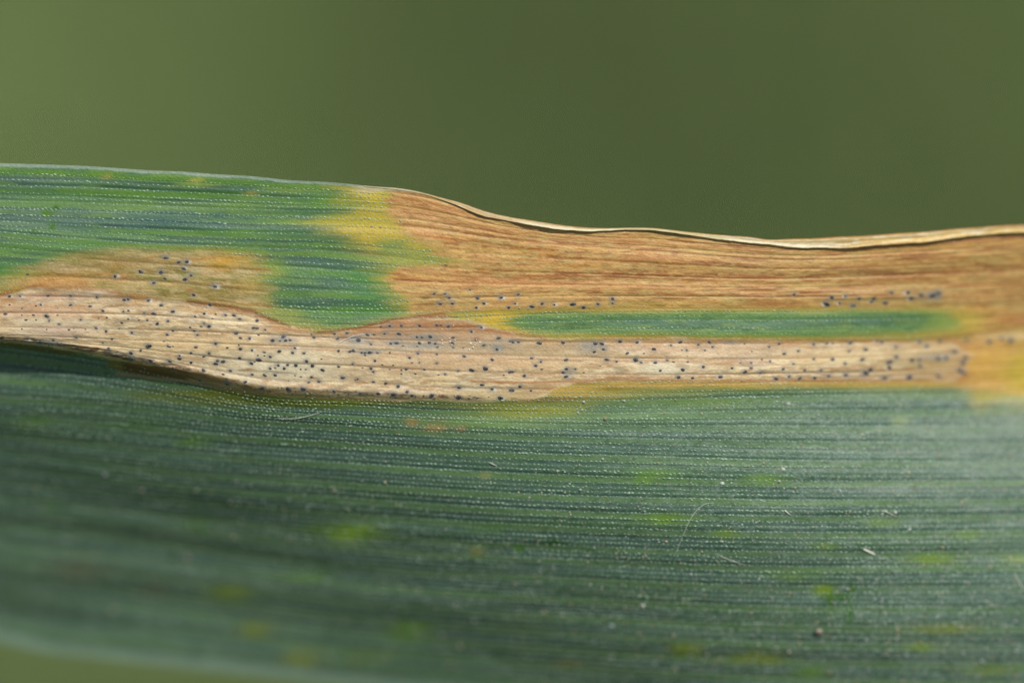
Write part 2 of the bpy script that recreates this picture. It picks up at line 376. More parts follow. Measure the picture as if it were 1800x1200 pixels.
# yellow halos
paint(blob(X, Y, 995, 686, 80, 11, 510), (188, 144, 80), .9)
paint(region(X, Y, YEL3, 13, 10, 51, xs=.4, wl=(60, 10)), (146, 148, 60), .85)
paint(region(X, Y, YEL1, 20, 12, 52, xs=.5, wl=(50, 8)) * np.clip(.8 + .5 * noise(X, V, 50, 6, 501, 3), 0, 1), (182, 164, 66), .95)
paint(region(X, Y, YEL4, 11, 5, 53, xs=.4, wl=(60, 10)) * np.clip(.7 + .5 * noise(X, V, 90, 12, 57, 2), 0, 1), (150, 150, 62), .8)
paint(stroke(X, Y, [(960, 684), (1060, 679), (1200, 676), (1350, 674), (1690, 673)], 7, 2, 58), (194, 158, 82), .85)
for (a, b, rx, ry, c, k) in [
        (655, 345, 35, 12, (196, 176, 62), .8), (650, 400, 48, 20, (198, 172, 62), .8), (600, 390, 60, 6, (170, 165, 60), .6), (735, 452, 75, 12, (150, 160, 80), .8), (690, 432, 22, 10, (110, 145, 82), .6),
        (930, 724, 75, 11, (160, 160, 66), .8), (830, 742, 110, 14, (110, 140, 66), .6), (1724, 700, 18, 18, (156, 150, 60), .7), (1800, 650, 46, 40, (192, 166, 56), .9), (1010, 690, 90, 9, (186, 160, 76), .6),
        (725, 742, 10, 6, (160, 130, 78), .8), (765, 752, 16, 6, (162, 132, 80), .8), (810, 752, 9, 5, (160, 124, 84), .6), (775, 738, 16, 5, (110, 110, 70), .6), (1070, 683, 30, 4, (130, 115, 50), .6),
        (600, 706, 190, 8, (118, 126, 30), .9), (380, 694, 110, 10, (112, 118, 30), .85), (860, 713, 80, 6, (126, 128, 50), .7), (1210, 706, 120, 10, (122, 148, 72), .5), (1120, 730, 150, 12, (110, 144, 88), .5),
        (1400, 688, 250, 5, (76, 104, 40), .6), (1790, 705, 26, 12, (150, 156, 110), .7), (615, 935, 40, 13, (146, 182, 44), 1), (570, 930, 30, 10, (96, 130, 50), .6), (660, 938, 30, 8, (96, 130, 50), .5),
        (405, 1040, 34, 13, (112, 132, 36), .8), (450, 1105, 24, 12, (118, 128, 40), .8), (530, 1157, 26, 14, (126, 136, 50), .8), (720, 1107, 34, 16, (96, 134, 36), .8), (545, 1010, 30, 10, (90, 128, 44), .6),
        (1165, 912, 40, 9, (112, 150, 36), .8), (1150, 832, 40, 8, (108, 148, 60), .7), (1130, 845, 14, 6, (104, 150, 30), .5), (838, 968, 12, 7, (150, 150, 60), .6), (853, 835, 9, 5, (150, 152, 92), .6), (912, 963, 8, 6, (70, 120, 24), .9),
        (975, 953, 13, 6, (44, 84, 20), .8), (1480, 1048, 15, 6, (46, 96, 0), .95), (1459, 1050, 6, 16, (60, 104, 10), .85), (1497, 1034, 7, 7, (52, 96, 10), .8), (1494, 1075, 5, 17, (58, 106, 24), .8), (1446, 1036, 16, 9, (118, 146, 20), .8),
        (84, 374, 9, 6, (74, 120, 10), .9), (99, 365, 5, 4, (56, 100, 10), .9), (92, 398, 5, 6, (60, 106, 10), .9), (60, 406, 5, 4, (50, 96, 20), .7),
        (1640, 982, 40, 9, (116, 146, 50), .8), (1345, 842, 30, 7, (110, 146, 60), .7), (1275, 938, 18, 7, (112, 140, 40), .6), (1450, 960, 18, 6, (112, 144, 50), .6), (1790, 983, 30, 8, (124, 148, 60), .7),
        (1700, 940, 20, 8, (110, 142, 50), .5), (1550, 918, 26, 6, (112, 140, 66), .6), (1660, 1104, 50, 8, (130, 140, 60), .7), (1330, 1155, 44, 10, (124, 138, 46), .8), (1210, 1140, 24, 9, (124, 140, 36), .8), (1425, 1180, 26, 9, (100, 140, 40), .7),
        (1620, 1135, 24, 7, (120, 146, 44), .7), (1740, 1178, 40, 9, (112, 132, 60), .7), (1193, 1140, 14, 10, (110, 130, 30), .5), (60, 742, 34, 12, (88, 124, 60), .8), (340, 776, 26, 8, (88, 126, 40), .7), (240, 745, 60, 8, (80, 116, 62), .6),
        (1582, 739, 14, 8, (130, 150, 100), .7), (860, 930, 30, 6, (84, 124, 60), .5), (350, 920, 24, 14, (74, 112, 40), .7), (90, 890, 14, 12, (82, 120, 50), .5), (640, 1155, 40, 12, (100, 130, 50), .5), (910, 1100, 50, 14, (80, 104, 60), .4),
        (1000, 920, 120, 6, (80, 120, 56), .4), (1400, 1010, 60, 7, (96, 134, 52), .4), (1390, 1015, 20, 6, (110, 140, 50), .4), (1000, 1165, 20, 6, (130, 120, 50), .6), (138, 1000, 40, 18, (92, 88, 66), .5), (270, 1035, 20, 10, (92, 84, 60), .5)]:
    paint(blob(X, Y, a, b, rx, ry, int(a + b)), c, k)
# tan lesion upper left
paint(m_tan, (158, 140, 82))
paint(m_tan * np.clip(s2 * 1.2, 0, 1), (196, 172, 118), .8)
paint(m_tan * np.clip(-s1 * 1.3, 0, 1), (128, 104, 42), .75)
paint(m_tan * np.clip(s4, 0, 1), (150, 134, 56), .5)
paint(m_tan * np.clip(noise(X, V, 60, 8, 158, 3) * 2 - .2, 0, 1), (126, 118, 46), .75)
paint(m_tan * np.clip(noise(X, V, 40, 5, 159, 3) * 2 - .3, 0, 1), (204, 180, 132), .8)
for sd_, sx_, sy_, col_, k_ in [(311, 60, 5, (120, 100, 40), .8), (312, 40, 3, (204, 178, 128), .8), (313, 80, 9, (190, 140, 74), .6), (314, 24, 2.4, (118, 92, 44), .6), (315, 50, 6, (116, 120, 48), .7), (317, 40, 4, (176, 164, 120), .7), (316, 14, 3, (186, 164, 116), .6)]:
    paint(m_tan * mot(sx_, sy_, sd_), col_, k_)
paint(m_tan * np.exp(-(VD / 1.5) ** 2), (104, 78, 34), .75)
for (a, b, rx, ry, c, k) in [(405, 458, 36, 12, (196, 148, 44), .9), (110, 488, 60, 12, (196, 142, 62), .5), (215, 465, 60, 14, (132, 108, 34), .6), (60, 500, 50, 8, (200, 130, 60), .5), (20, 512, 30, 6, (176, 140, 50), .8),
                             (390, 512, 44, 12, (128, 108, 36), .6), (100, 470, 50, 6, (170, 150, 110), .6), (260, 500, 90, 6, (196, 170, 110), .5), (440, 500, 20, 14, (180, 150, 70), .5)]:
    paint(blob(X, Y, a, b, rx, ry, int(a * 3 + b)) * np.maximum(m_tan, .6), c, k)
# brown lesion
paint(m_brown, (204, 150, 78))
paint(m_brown * np.clip(s1 * 1.5, 0, 1), (160, 110, 62), .3)
paint(m_brown * np.clip(noise(X, V, 60, 8, 155, 3) * 1.8 - .2, 0, 1), (214, 178, 122), .7)
paint(m_brown * np.clip(noise(X, V, 60, 6, 156, 3) * 1.8 - .4, 0, 1), (178, 150, 86), .7)
paint(m_brown * np.clip(s2 * 1.3, 0, 1), (212, 176, 120), .4)
paint(m_brown * np.clip(s3 * 1.5 - .1, 0, 1), (176, 122, 72), .7)
paint(m_brown * np.clip(s5 * 1.6 - .2, 0, 1), (190, 168, 104), .7)
paint(m_brown * np.clip(s4 * 1.2 - .1, 0, 1), (204, 160, 102), .6)
for (a, b, rx, ry, c, k) in [(760, 385, 60, 22, (214, 166, 116), .7), (740, 372, 60, 5, (200, 140, 90), .6), (860, 425, 30, 7, (180, 165, 90), .6), (930, 418, 40, 5, (176, 160, 80), .7), (1080, 452, 44, 6, (204, 184, 120), .8), (1100, 470, 40, 5, (196, 176, 116), .8),
                             (1300, 472, 100, 9, (196, 166, 104), .7), (1270, 462, 90, 5, (130, 100, 55), .4), (1200, 515, 120, 7, (168, 120, 76), .7), (1250, 488, 200, 7, (158, 106, 64), .75), (1050, 478, 160, 5, (164, 104, 58), .7),
                             (1600, 480, 240, 8, (158, 112, 70), .8), (1440, 462, 70, 10, (204, 170, 110), .7), (1770, 455, 44, 26, (196, 160, 96), .7), (1760, 505, 80, 24, (196, 158, 100), .7), (1440, 510, 120, 16, (184, 134, 88), .6), (1600, 510, 200, 5, (206, 168, 110), .7),
                             (1740, 560, 60, 20, (208, 164, 84), .9), (1790, 525, 60, 8, (180, 136, 84), .7), (720, 495, 50, 10, (196, 140, 80), .6), (840, 492, 90, 12, (198, 140, 84), .6), (715, 440, 30, 8, (196, 176, 90), .7), (780, 455, 40, 12, (180, 180, 104), .8),
                             (830, 528, 110, 15, (182, 162, 104), .9), (990, 528, 110, 13, (188, 164, 100), .9), (1120, 535, 90, 7, (176, 158, 80), .8), (1520, 528, 90, 14, (190, 160, 104), .8), (1610, 520, 60, 12, (180, 150, 100), .6), (1450, 540, 60, 5, (168, 140, 60), .7),
                             (755, 520, 30, 10, (140, 128, 66), .5), (1395, 517, 22, 5, (140, 98, 50), .6), (1240, 513, 16, 4, (120, 80, 50), .6), (1100, 454, 14, 4, (140, 100, 56), .6), (1250, 465, 18, 6, (130, 92, 52), .5)]:
    paint(blob(X, Y, a, b, rx, ry, int(a * 3 + b)) * m_brown, c, k)
paint(m_brown * np.exp(-(VD / 1.5) ** 2) * np.clip(.7 + .8 * noise(X, V, 120, 12, 130, 2), 0, 1), (112, 72, 36), .95)
for sd_, sx_, sy_, col_, k_ in [(301, 150, 7, (160, 104, 58), .6), (307, 380, 5, (146, 84, 42), .85), (309, 150, 3.2, (134, 80, 42), .6), (308, 260, 9, (206, 162, 98), .6), (302, 46, 6, (216, 178, 106), .6), (303, 36, 5, (182, 160, 96), .7), (304, 14, 3, (140, 96, 54), .5), (305, 200, 12, (178, 118, 66), .6), (306, 16, 3, (212, 170, 104), .5)]:
    paint(m_brown * mot(sx_, sy_, sd_), col_, k_)
paint(blob(X, Y, 1812, 650, 58, 40, 77), (192, 168, 62), 1)
paint(blob(X, Y, 1800, 590, 70, 6, 78), (214, 186, 132), .8)
paint(blob(X, Y, 1730, 640, 36, 34, 79), (206, 162, 78), .8)
# the green strip between the lesions with its yellow rim
strip_y = region(X, Y, YEL2, 9, 5, 54, xs=.4, wl=(60, 7))
paint(strip_y * (1 - m_pale), (168, 150, 62), .9)
paint(blob(X, Y, 870, 565, 44, 13, 9) * (1 - m_pale), (206, 170, 50), .9)
paint(blob(X, Y, 1700, 566, 46, 14, 10) * (1 - m_pale), (196, 170, 80), .7)
paint(m_strip, (98, 134, 70), 1)
core = np.exp(-((Y - np.interp(X, [900, 1350, 1660], [568, 571, 562])) / 10.5) ** 4) * m_strip
paint(core * sstep(890, 960, X) * sstep(1690, 1600, X), (90, 124, 80), .9)
paint(core * sstep(1000, 1150, X) * sstep(1640, 1500, X) * np.clip(.6 + s1, 0, 1), (98, 128, 110), .8)
paint(m_strip * mot(50, 4, 520, .15), (128, 150, 78), .5)
paint(m_strip * mot(24, 3, 521, .2), (66, 104, 58), .5)
paint(m_strip * sstep(1600, 1680, X), (150, 164, 74), .8)
# pale lesion
warm = np.clip(.5 + .8 * noise(X, V, 150, 22, 140, 3), 0, 1)
paint(m_pale, (218, 202, 162))
paint(m_pale * warm, (228, 206, 158), .8)
paint(m_pale * np.clip(s1 * 1.3, 0, 1), (198, 168, 126), .5)
paint(m_pale * np.clip(noise(X, V, 70, 9, 145, 3) * 1.8 - .2, 0, 1), (236, 212, 160), .8)
paint(m_pale * np.clip(noise(X, V, 90, 8, 146, 3) * 1.8 - .3, 0, 1), (200, 170, 136), .6)
paint(m_pale * np.clip(noise(X, V, 50, 9, 147, 3) * 2 - .6, 0, 1), (190, 180, 160), .7)
paint(m_pale * np.clip(noise(X, V, 34, 4, 148, 3) * 2 - .6, 0, 1), (176, 134, 80), .7)
paint(m_pale * np.clip(s2 * 1.2 - .1, 0, 1), (182, 146, 98), .4)
paint(m_pale * np.clip(-s3 * 1.4 - .1, 0, 1), (208, 176, 138), .5)
paint(m_pale * np.clip(s4 * 1.3 - .15, 0, 1), (236, 214, 172), .7)
for sd_, sx_, sy_, col_, k_ in [(321, 60, 6, (236, 218, 176), .9), (322, 80, 5, (190, 160, 124), .6), (323, 50, 8, (196, 186, 160), .75), (324, 30, 4, (168, 128, 78), .7), (325, 120, 8, (188, 146, 94), .65), (328, 44, 6, (158, 144, 112), .65), (329, 20, 4, (226, 206, 158), .7), (326, 18, 3, (238, 218, 178), .6), (327, 12, 2.5, (172, 142, 106), .5)]:
    paint(m_pale * mot(sx_, sy_, sd_), col_, k_)
paint(m_pale * np.clip(f1 - .25, 0, 1), (150, 118, 84), .6)
for (a, b, rx, ry, c, k) in [(900, 615, 110, 20, (192, 158, 112), .6), (690, 600, 130, 12, (178, 156, 126), .7), (770, 590, 120, 9, (190, 150, 112), .6), (520, 640, 60, 20, (224, 212, 178), .8), (340, 605, 120, 12, (228, 198, 146), .7), (1020, 606, 60, 14, (176, 150, 94), .6),
                             (100, 520, 90, 6, (206, 172, 146), .8), (170, 515, 30, 5, (210, 196, 170), .8), (330, 522, 90, 5, (176, 160, 106), .6), (60, 545, 110, 12, (206, 160, 124), .6), (80, 572, 60, 14, (218, 200, 166), .7), (100, 582, 60, 10, (198, 166, 148), .5),
                             (1640, 640, 60, 26, (186, 160, 104), .7), (1500, 625, 120, 9, (222, 196, 144), .7), (1280, 615, 140, 12, (212, 182, 150), .6), (1170, 648, 40, 8, (226, 216, 184), .9), (960, 640, 70, 14, (206, 178, 130), .5), (760, 640, 130, 20, (210, 176, 134), .6),
                             (980, 684, 60, 8, (196, 150, 98), .8), (930, 690, 60, 9, (182, 154, 108), .8), (1710, 640, 30, 22, (188, 142, 84), .9), (1750, 600, 60, 14, (206, 160, 96), .7), (1100, 612, 90, 5, (212, 180, 150), .5), (850, 695, 110, 7, (196, 176, 128), .7), (640, 560, 20, 5, (190, 130, 70), .0)]:
    paint(blob(X, Y, a, b, rx, ry, int(a * 5 + b)) * m_pale, c, k)
paint(blob(X, Y, 810, 574, 150, 14, 501) * m_pale, (172, 130, 86), 1)
paint(blob(X, Y, 700, 582, 90, 9, 502) * m_pale, (166, 132, 98), .7)
paint(blob(X, Y, 480, 645, 110, 26, 503) * m_pale, (222, 212, 180), .5)
paint(blob(X, Y, 830, 612, 150, 16, 504) * m_pale, (166, 148, 118), .5)
paint(m_pale * sstep(1480, 1680, X) * np.clip(.5 + noise(X, V, 60, 8, 505, 2), 0, 1), (178, 142, 88), .8)
paint(m_pale * np.exp(-(VD / 1.2) ** 2) * np.clip(.6 + 1.0 * noise(X, V, 160, 12, 141, 2), 0, 1), (120, 92, 62), .95)
paint(m_pale * np.exp(-((VD - 11) / 1.0) ** 2) * np.clip(noise(X, V, 120, 12, 142, 2) * 1.5, 0, 1), (150, 118, 84), .7)
# brown outlines
up = [(-60, 524), (0, 519), (40, 508), (70, 503), (150, 507), (205, 512), (215, 521), (330, 532), (400, 540), (440, 548), (480, 565), (520, 579), (560, 586), (620, 579), (680, 565), (720, 557), (780, 553)]
paint(stroke(X, Y, [(a, b + 3) for a, b in up], 9, 5, 60) * np.clip(.5 + noise(X, V, 50, 6, 59, 2), 0, 1), (176, 124, 70), .75)
paint(stroke(X, Y, [(860, 582), (960, 598), (1150, 600), (1350, 602), (1600, 602), (1680, 596)], 6, 4, 58) * np.clip(.4 + noise(X, V, 50, 6, 57, 2), 0, 1), (180, 134, 84), .7)
paint(stroke(X, Y, up, 3.2, 3.5, 61) * np.clip(.75 + noise(X, V, 60, 20, 62, 2), 0, 1), (150, 96, 48), .85)
paint(stroke(X, Y, [(330, 530), (400, 538), (440, 546), (480, 562), (510, 574)], 2.5, 1, 63), (112, 74, 30), .8)
paint(stroke(X, Y, [(560, 583), (640, 574), (690, 562), (740, 555), (800, 556)], 2.2, 1.5, 64), (120, 76, 36), .7)
paint(stroke(X, Y, [(640, 577), (720, 568), (800, 572), (880, 583), (960, 594)], 2.4, 2, 65), (160, 100, 62), .6)
paint(stroke(X, Y, [(900, 597), (1000, 599), (1150, 596), (1350, 598), (1600, 598), (1680, 590), (1800, 574)], 2.4, 1.5, 66), (140, 104, 46), .7)
paint(stroke(X, Y, [(450, 610), (575, 614), (700, 622), (830, 623), (900, 630), (1100, 634), (1350, 634)], 1.8, 1.2, 67), (176, 132, 92), .7)
paint(stroke(X, Y, [(830, 670), (900, 673), (960, 671), (1020, 670), (1080, 667), (1150, 668), (1350, 668), (1600, 668), (1700, 663)], 2.6, 1.2, 68), (168, 112, 64), .8)
paint(stroke(X, Y, [(900, 702), (960, 703), (1010, 702)], 2.4, 1, 69), (150, 110, 60), .6)
paint(stroke(X, Y, [(1340, 663), (1450, 664), (1550, 660), (1700, 652)], 1.6, 1.5, 70), (150, 120, 84), .7)
paint(stroke(X, Y, [(60, 507), (220, 522), (330, 535), (450, 556)], 2.0, 1, 71), (128, 112, 76), .6)
# lower rim of the pale lesion: dark speckling plus painted shade of the fold
rim_n = np.clip(.75 + .9 * noise(X, Y, 14, 3, 80, 3), 0, 1)
paint(stroke(X, Y, [(-60, 588), (0, 594), (60, 598), (120, 608), (190, 621), (230, 632)], 5.0, 1, 81) * rim_n, (58, 52, 40), .95)
paint(stroke(X, Y, [(130, 610), (215, 624), (300, 641), (370, 660), (440, 679)], 4.2, 2, 82) * rim_n, (62, 56, 48), .9)
paint(stroke(X, Y, [(380, 650), (470, 652), (520, 656)], 1.8, 1, 83) * rim_n, (90, 80, 60), .6)
paint(stroke(X, Y, [(430, 682), (530, 685), (600, 689), (680, 693), (740, 696), (850, 700)], 4.0, 1.5, 84) * rim_n, (60, 46, 36), .85)
paint(stroke(X, Y, [(350, 652), (450, 662), (560, 672), (660, 684)], 4, 2, 85) * rim_n * .5, (126, 112, 88), .5)
paint(region(X, Y, [(212, 636), (300, 646), (420, 668), (400, 676), (300, 664), (214, 652)], 3, 3, 86), (92, 62, 20), .9)
paint(region(X, Y, [(190, 634), (215, 636), (216, 652), (190, 645)], 4, 2, 87), (120, 104, 20), .8)
paint(stroke(X, Y, [(206, 657), (260, 663), (340, 672), (430, 688), (520, 696), (700, 705)], 2.6, 1, 88), (168, 136, 98), .8)
paint(region(X, Y, [(330, 655), (450, 676), (600, 690), (450, 694), (380, 684)], 3, 3, 89), (158, 132, 92), .6)
paint(stroke(X, Y, [(0, 603), (60, 611), (130, 622)], 4, 1, 90), (92, 74, 16), .8)
# bruises round the fruiting bodies
for i, (a, b, r) in enumerate(dots):
    if r < 1.2:
        continue
    k = .75 if i % 3 else .4
    paint(blob(X, Y, a - r * .3, b, r * 2.2 + 1, r * 1.6 + 1, i) * np.clip(m_les + .2, 0, 1), (128, 126, 118), k)
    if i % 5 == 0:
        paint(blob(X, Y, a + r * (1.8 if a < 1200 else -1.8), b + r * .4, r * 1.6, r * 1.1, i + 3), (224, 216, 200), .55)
for (a, b, rx, ry) in [(625, 598, 18, 7), (495, 596, 22, 6), (745, 592, 30, 4), (695, 602, 14, 5), (645, 618, 24, 4), (1035, 610, 22, 9), (740, 608, 36, 4), (1000, 655, 10, 9), (875, 610, 12, 8), (1640, 628, 30, 6), (1640, 520, 14, 8), (1285, 602, 16, 3), (90, 603, 20, 4)]:
    paint(blob(X, Y, a, b, rx, ry, int(a)), (132, 136, 132), .6)
for k in range(60):      # rusty flecks
    a, b = rng.uniform(0, 1750), rng.uniform(440, 700)
    paint(blob(X, Y, a, b, rng.uniform(3, 10), rng.uniform(1, 2.4), k) * m_les, (158, 96, 44), rng.uniform(.3, .8))
# thin colourless margin along the top edge
mar = sstep(6.0, 3.5, V + 1.2 * noise(X, V, 20, 50, 150, 2)) * sstep(800, 640, X)
paint(mar, (136, 156, 136), .95)
paint(mar * sstep(600, 660, X), (196, 184, 150), .9)
paint(blob(X, Y, 655, 333, 26, 5, 5), (206, 194, 160), .8)
low = sstep(856, 868, V + 4 * noise(X, V, 60, 20, 530, 3))
paint(low, (150, 176, 152), .8)
C *= (1 + .10 * f1 + .06 * s2)[..., None]
C = np.clip(C, 0.003, .9)

# relief towards the camera, in metres
gap = np.cos(np.clip(np.abs(VD) / 14.0, 0, 1) * math.pi)          # 1 on a vein, -1 midway
gl = 1 - m_les
H = gl * (-0.006e-3 * gap * (.7 + .6 * s5) - 0.009e-3 * groove * (.8 + .6 * s3))
H += m_les * (-0.015e-3 * np.exp(-(VD / 2.4) ** 2) + 0.0012e-3 * s2)
H += 0.05e-3 * noise(X, V, 420, 42, 160, 2) + 0.006e-3 * noise(X, V, 80, 10, 161, 1) + 0.0014e-3 * f1
H += m_les * .006e-3 * noise(X, V, 16, 9, 162, 1)
H += 0.05e-3 * stroke(X, Y, [(-60, 585), (0, 590), (100, 603), (200, 622), (300, 645), (450, 678), (600, 690), (850, 700)], 9) * sstep(950, 700, X)
H *= sstep(-2, 10, V) * .9 + .1
# the top edge runs back behind the rolled margin on the right
tuck = sstep(700, 820, X) * sstep(26, 0, V)
DEP = DD - H + tuck * 0.02e-3
Ypix = Y.copy()
# slight waviness of the lower edge
P = at(X, Ypix, DEP)


def surf(px, py):
    """position and height data on the blade under a point"""
    i = np.clip(np.searchsorted(xs, px), 1, NX - 1)
    if px - xs[i - 1] < xs[i] - px:
        i -= 1
    j = int(np.clip(np.searchsorted(Y[:, i], py), 1, NV - 2))
    p = P[j, i]
    tx = P[j, min(i + 4, NX - 1)] - P[j, max(i - 4, 0)]
    ty = P[max(j - 4, 0), i] - P[min(j + 4, NV - 1), i]
    n = np.cross(tx, ty)
    n /= np.linalg.norm(n)
    tx = tx / np.linalg.norm(tx)
    return p, n, tx


# ------------------------------------------------------------------ materials
def new_mat(name):
    m = bpy.data.materials.new(name)
    m.use_nodes = True
    n = m.node_tree.nodes
    return m, n, m.node_tree.links, n['Principled BSDF']


def leaf_material():
    m, n, l, b = new_mat('leaf_tissue')
    att = n.new('ShaderNodeAttribute')
    att.attribute_name = 'pigment'
    uv = n.new('ShaderNodeUVMap')
    uv.uv_map = 'vein_coords'
    mp = n.new('ShaderNodeMapping')
    mp.inputs['Scale'].default_value = (26, 42, 1)
    ns = n.new('ShaderNodeTexNoise')
    ns.inputs['Scale'].default_value = 1.0
    ns.inputs['Detail'].default_value = 3
    l.new(uv.outputs['UV'], mp.inputs['Vector'])
    l.new(mp.outputs['Vector'], ns.inputs['Vector'])
    mr = n.new('ShaderNodeMapRange')
    mr.inputs['To Min'].default_value = 0.78
    mr.inputs['To Max'].default_value = 1.22
    l.new(ns.outputs['Fac'], mr.inputs['Value'])
    mx = n.new('ShaderNodeVectorMath')
    mx.operation = 'SCALE'
    l.new(att.outputs['Color'], mx.inputs[0])
    l.new(mr.outputs['Result'], mx.inputs['Scale'])
    l.new(mx.outputs['Vector'], b.inputs['Base Color'])
    mp2 = n.new('ShaderNodeMapping')
    mp2.inputs['Scale'].default_value = (22, 34, 1)
    vo = n.new('ShaderNodeTexVoronoi')
    vo.inputs['Scale'].default_value = 1.0
    l.new(uv.outputs['UV'], mp2.inputs['Vector'])
    l.new(mp2.outputs['Vector'], vo.inputs['Vector'])
    bp = n.new('ShaderNodeBump')
    bp.inputs['Strength'].default_value = 0.35
    bp.inputs['Distance'].default_value = 0.00002
    l.new(vo.outputs['Distance'], bp.inputs['Height'])
    l.new(bp.outputs['Normal'], b.inputs['Normal'])
    b.inputs['Roughness'].default_value = 0.5
    b.inputs['Specular IOR Level'].default_value = 0.35
    return m


def plain(name, col, rough=.6, spec=.3, var=.2, scale=20000, trans=0.0):
    m, n, l, b = new_mat(name)
    tc = n.new('ShaderNodeTexCoord')
    ns = n.new('ShaderNodeTexNoise')
    ns.inputs['Scale'].default_value = scale
    l.new(tc.outputs['Object'], ns.inputs['Vector'])
    r = n.new('ShaderNodeValToRGB')
    c = lin(col)
    r.color_ramp.elements[0].color = (*(c * (1 - var)), 1)
    r.color_ramp.elements[1].color = (*np.clip(c * (1 + var), 0, 1), 1)
    r.color_ramp.elements[0].position = .3
    r.color_ramp.elements[1].position = .7
    l.new(ns.outputs['Fac'], r.inputs['Fac'])
    l.new(r.outputs['Color'], b.inputs['Base Color'])
    b.inputs['Roughness'].default_value = rough
    b.inputs['Specular IOR Level'].default_value = spec
    b.inputs['Transmission Weight'].default_value = trans
    return m


def attr_mat(name, rough=.5, spec=.4):
    m, n, l, b = new_mat(name)
    att = n.new('ShaderNodeAttribute')
    att.attribute_name = 'pigment'
    l.new(att.outputs['Color'], b.inputs['Base Color'])
    b.inputs['Roughness'].default_value = rough
    b.inputs['Specular IOR Level'].default_value = spec
    return m


M_LEAF = leaf_material()
M_BUMP = attr_mat('wax_and_dust', .6, .3)
M_BODY = plain('blackened_fruiting_body', (80, 80, 80), .5, .4, .35, 1.2)
M_PIT = plain('dark_pit', (38, 37, 36), .5, .4, .2, 1.2)
M_BODYB = plain('brown_fruiting_body', (84, 66, 52), .45, .5, .35, 1.2)
M_UNDER = plain('leaf_underside', (92, 118, 70), .6, .3, .15, 900)
M_FIBRE = plain('fibre', (240, 238, 230), .4, .5, .08, 3000)
M_CRYSTAL = plain('glassy_grain', (246, 238, 220), .15, .8, .05, 3000)


def make_mesh(name, verts, faces, mat, colors=None, uvs=None, smooth=True):
    me = bpy.data.meshes.new(name)
    nv, nf = len(verts), len(faces)
    k = faces.shape[1]
    me.vertices.add(nv)
    me.vertices.foreach_set('co', np.ascontiguousarray(verts, np.float32).ravel())
    me.loops.add(nf * k)
    me.loops.foreach_set('vertex_index', np.ascontiguousarray(faces, np.int32).ravel())
    me.polygons.add(nf)
    me.polygons.foreach_set('loop_start', np.arange(0, nf * k, k, dtype=np.int32))
    me.update(calc_edges=True)
    if smooth:
        me.polygons.foreach_set('use_smooth', np.ones(nf, bool))
    if colors is not None:
        a = me.attributes.new('pigment', 'FLOAT_COLOR', 'POINT')
        a.data.foreach_set('color', np.concatenate([colors, np.ones((nv, 1))], 1).astype(np.float32).ravel())
    if uvs is not None:
        u = me.uv_layers.new(name='vein_coords')
        u.data.foreach_set('uv', uvs[faces.ravel()].astype(np.float32).ravel())
    me.materials.append(mat)
    return me


def link(name, me, parent=None, **props):
    o = bpy.data.objects.new(name, me)
    COL.objects.link(o)
    if parent is not None:
        o.parent = parent
        o.matrix_parent_inverse = Matrix.Translation(parent.location).inverted()
    for k, v in props.items():
        o[k] = v
    return o


leaf = bpy.data.objects.new('cereal_leaf', None)
COL.objects.link(leaf)
leaf.empty_display_size = .002
leaf.location = P[NV // 2, 0]
leaf['label'] = 'ribbed green cereal leaf blade with long tan and brown lesions dotted with black specks'
leaf['category'] = 'leaf'

# ------------------------------------------------------------------ blade, split by tissue
verts = P.reshape(-1, 3)
cols = C.reshape(-1, 3)
uvs = np.stack([X / 100, V / 100], -1).reshape(-1, 2)
idx = np.arange(NV * NX).reshape(NV, NX)
quads = np.stack([idx[1:, :-1], idx[1:, 1:], idx[:-1, 1:], idx[:-1, :-1]], -1)
fx = X[:-1, :-1]
fv = V[:-1, :-1]
cls = np.zeros((NV - 1, NX - 1), int)
vk, vd = VK[:-1, :-1], VD[:-1, :-1]
isv = np.abs(vd) < vein_w[:-1, :-1]
cls[isv] = 100 + vk[isv]
cls[isv & (fx > 780) & (fv < 345)] += 200
cls[(m_tan[:-1, :-1] > .5)] = 3
cls[(m_brown[:-1, :-1] > .5)] = 2
cls[(m_strip[:-1, :-1] > .5)] = 4
cls[(m_pale[:-1, :-1] > .5)] = 1
cls[(fv < 6) & (fx < 700)] = 5
names = {0: ('green_tissue', None), 1: ('lesion', 'long pale straw coloured lesion with dark specks'), 2: ('lesion', 'orange brown dried lesion along the rolled edge'),
         3: ('lesion', 'small olive tan lesion in the upper left green tissue'), 4: ('green_strip', 'narrow green strip left between the two lesions'),
         5: ('margin', 'thin colourless margin along the upper left edge')}
for c in np.unique(cls):
    f = quads[cls == c]
    if len(f) < 50:
        continue
    u, inv = np.unique(f.ravel(), return_inverse=True)
    nm, lb = names.get(int(c), ('vein', None))
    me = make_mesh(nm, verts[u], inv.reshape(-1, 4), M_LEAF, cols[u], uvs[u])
    o = link(nm, me, leaf)
    if lb:
        o['label'] = lb

# underside closes the blade and gives it its thickness
ux = np.linspace(-900, 2700, 240)
uvv = np.linspace(0, 880, 70)
uy, ud = sheet(ux, uvv)
UX = np.broadcast_to(ux, uy.shape)
UVV = np.broadcast_to(uvv[:, None], uy.shape)
edge = np.minimum(np.minimum(sstep(0, 40, UVV), sstep(880, 840, UVV)), 1)
uP = at(UX, np.clip(uy, uy[0] + 1.0, uy[-1] - 1.0), ud + (.02 + .20 * edge) * 1e-3 + sstep(700, 820, UX) * sstep(40, 0, UVV) * .05e-3)
ui = np.arange(uy.size).reshape(uy.shape)
uf = np.stack([ui[:-1, :-1], ui[:-1, 1:], ui[1:, 1:], ui[1:, :-1]], -1).reshape(-1, 4)
link('underside', make_mesh('underside', uP.reshape(-1, 3), uf, M_UNDER), leaf)

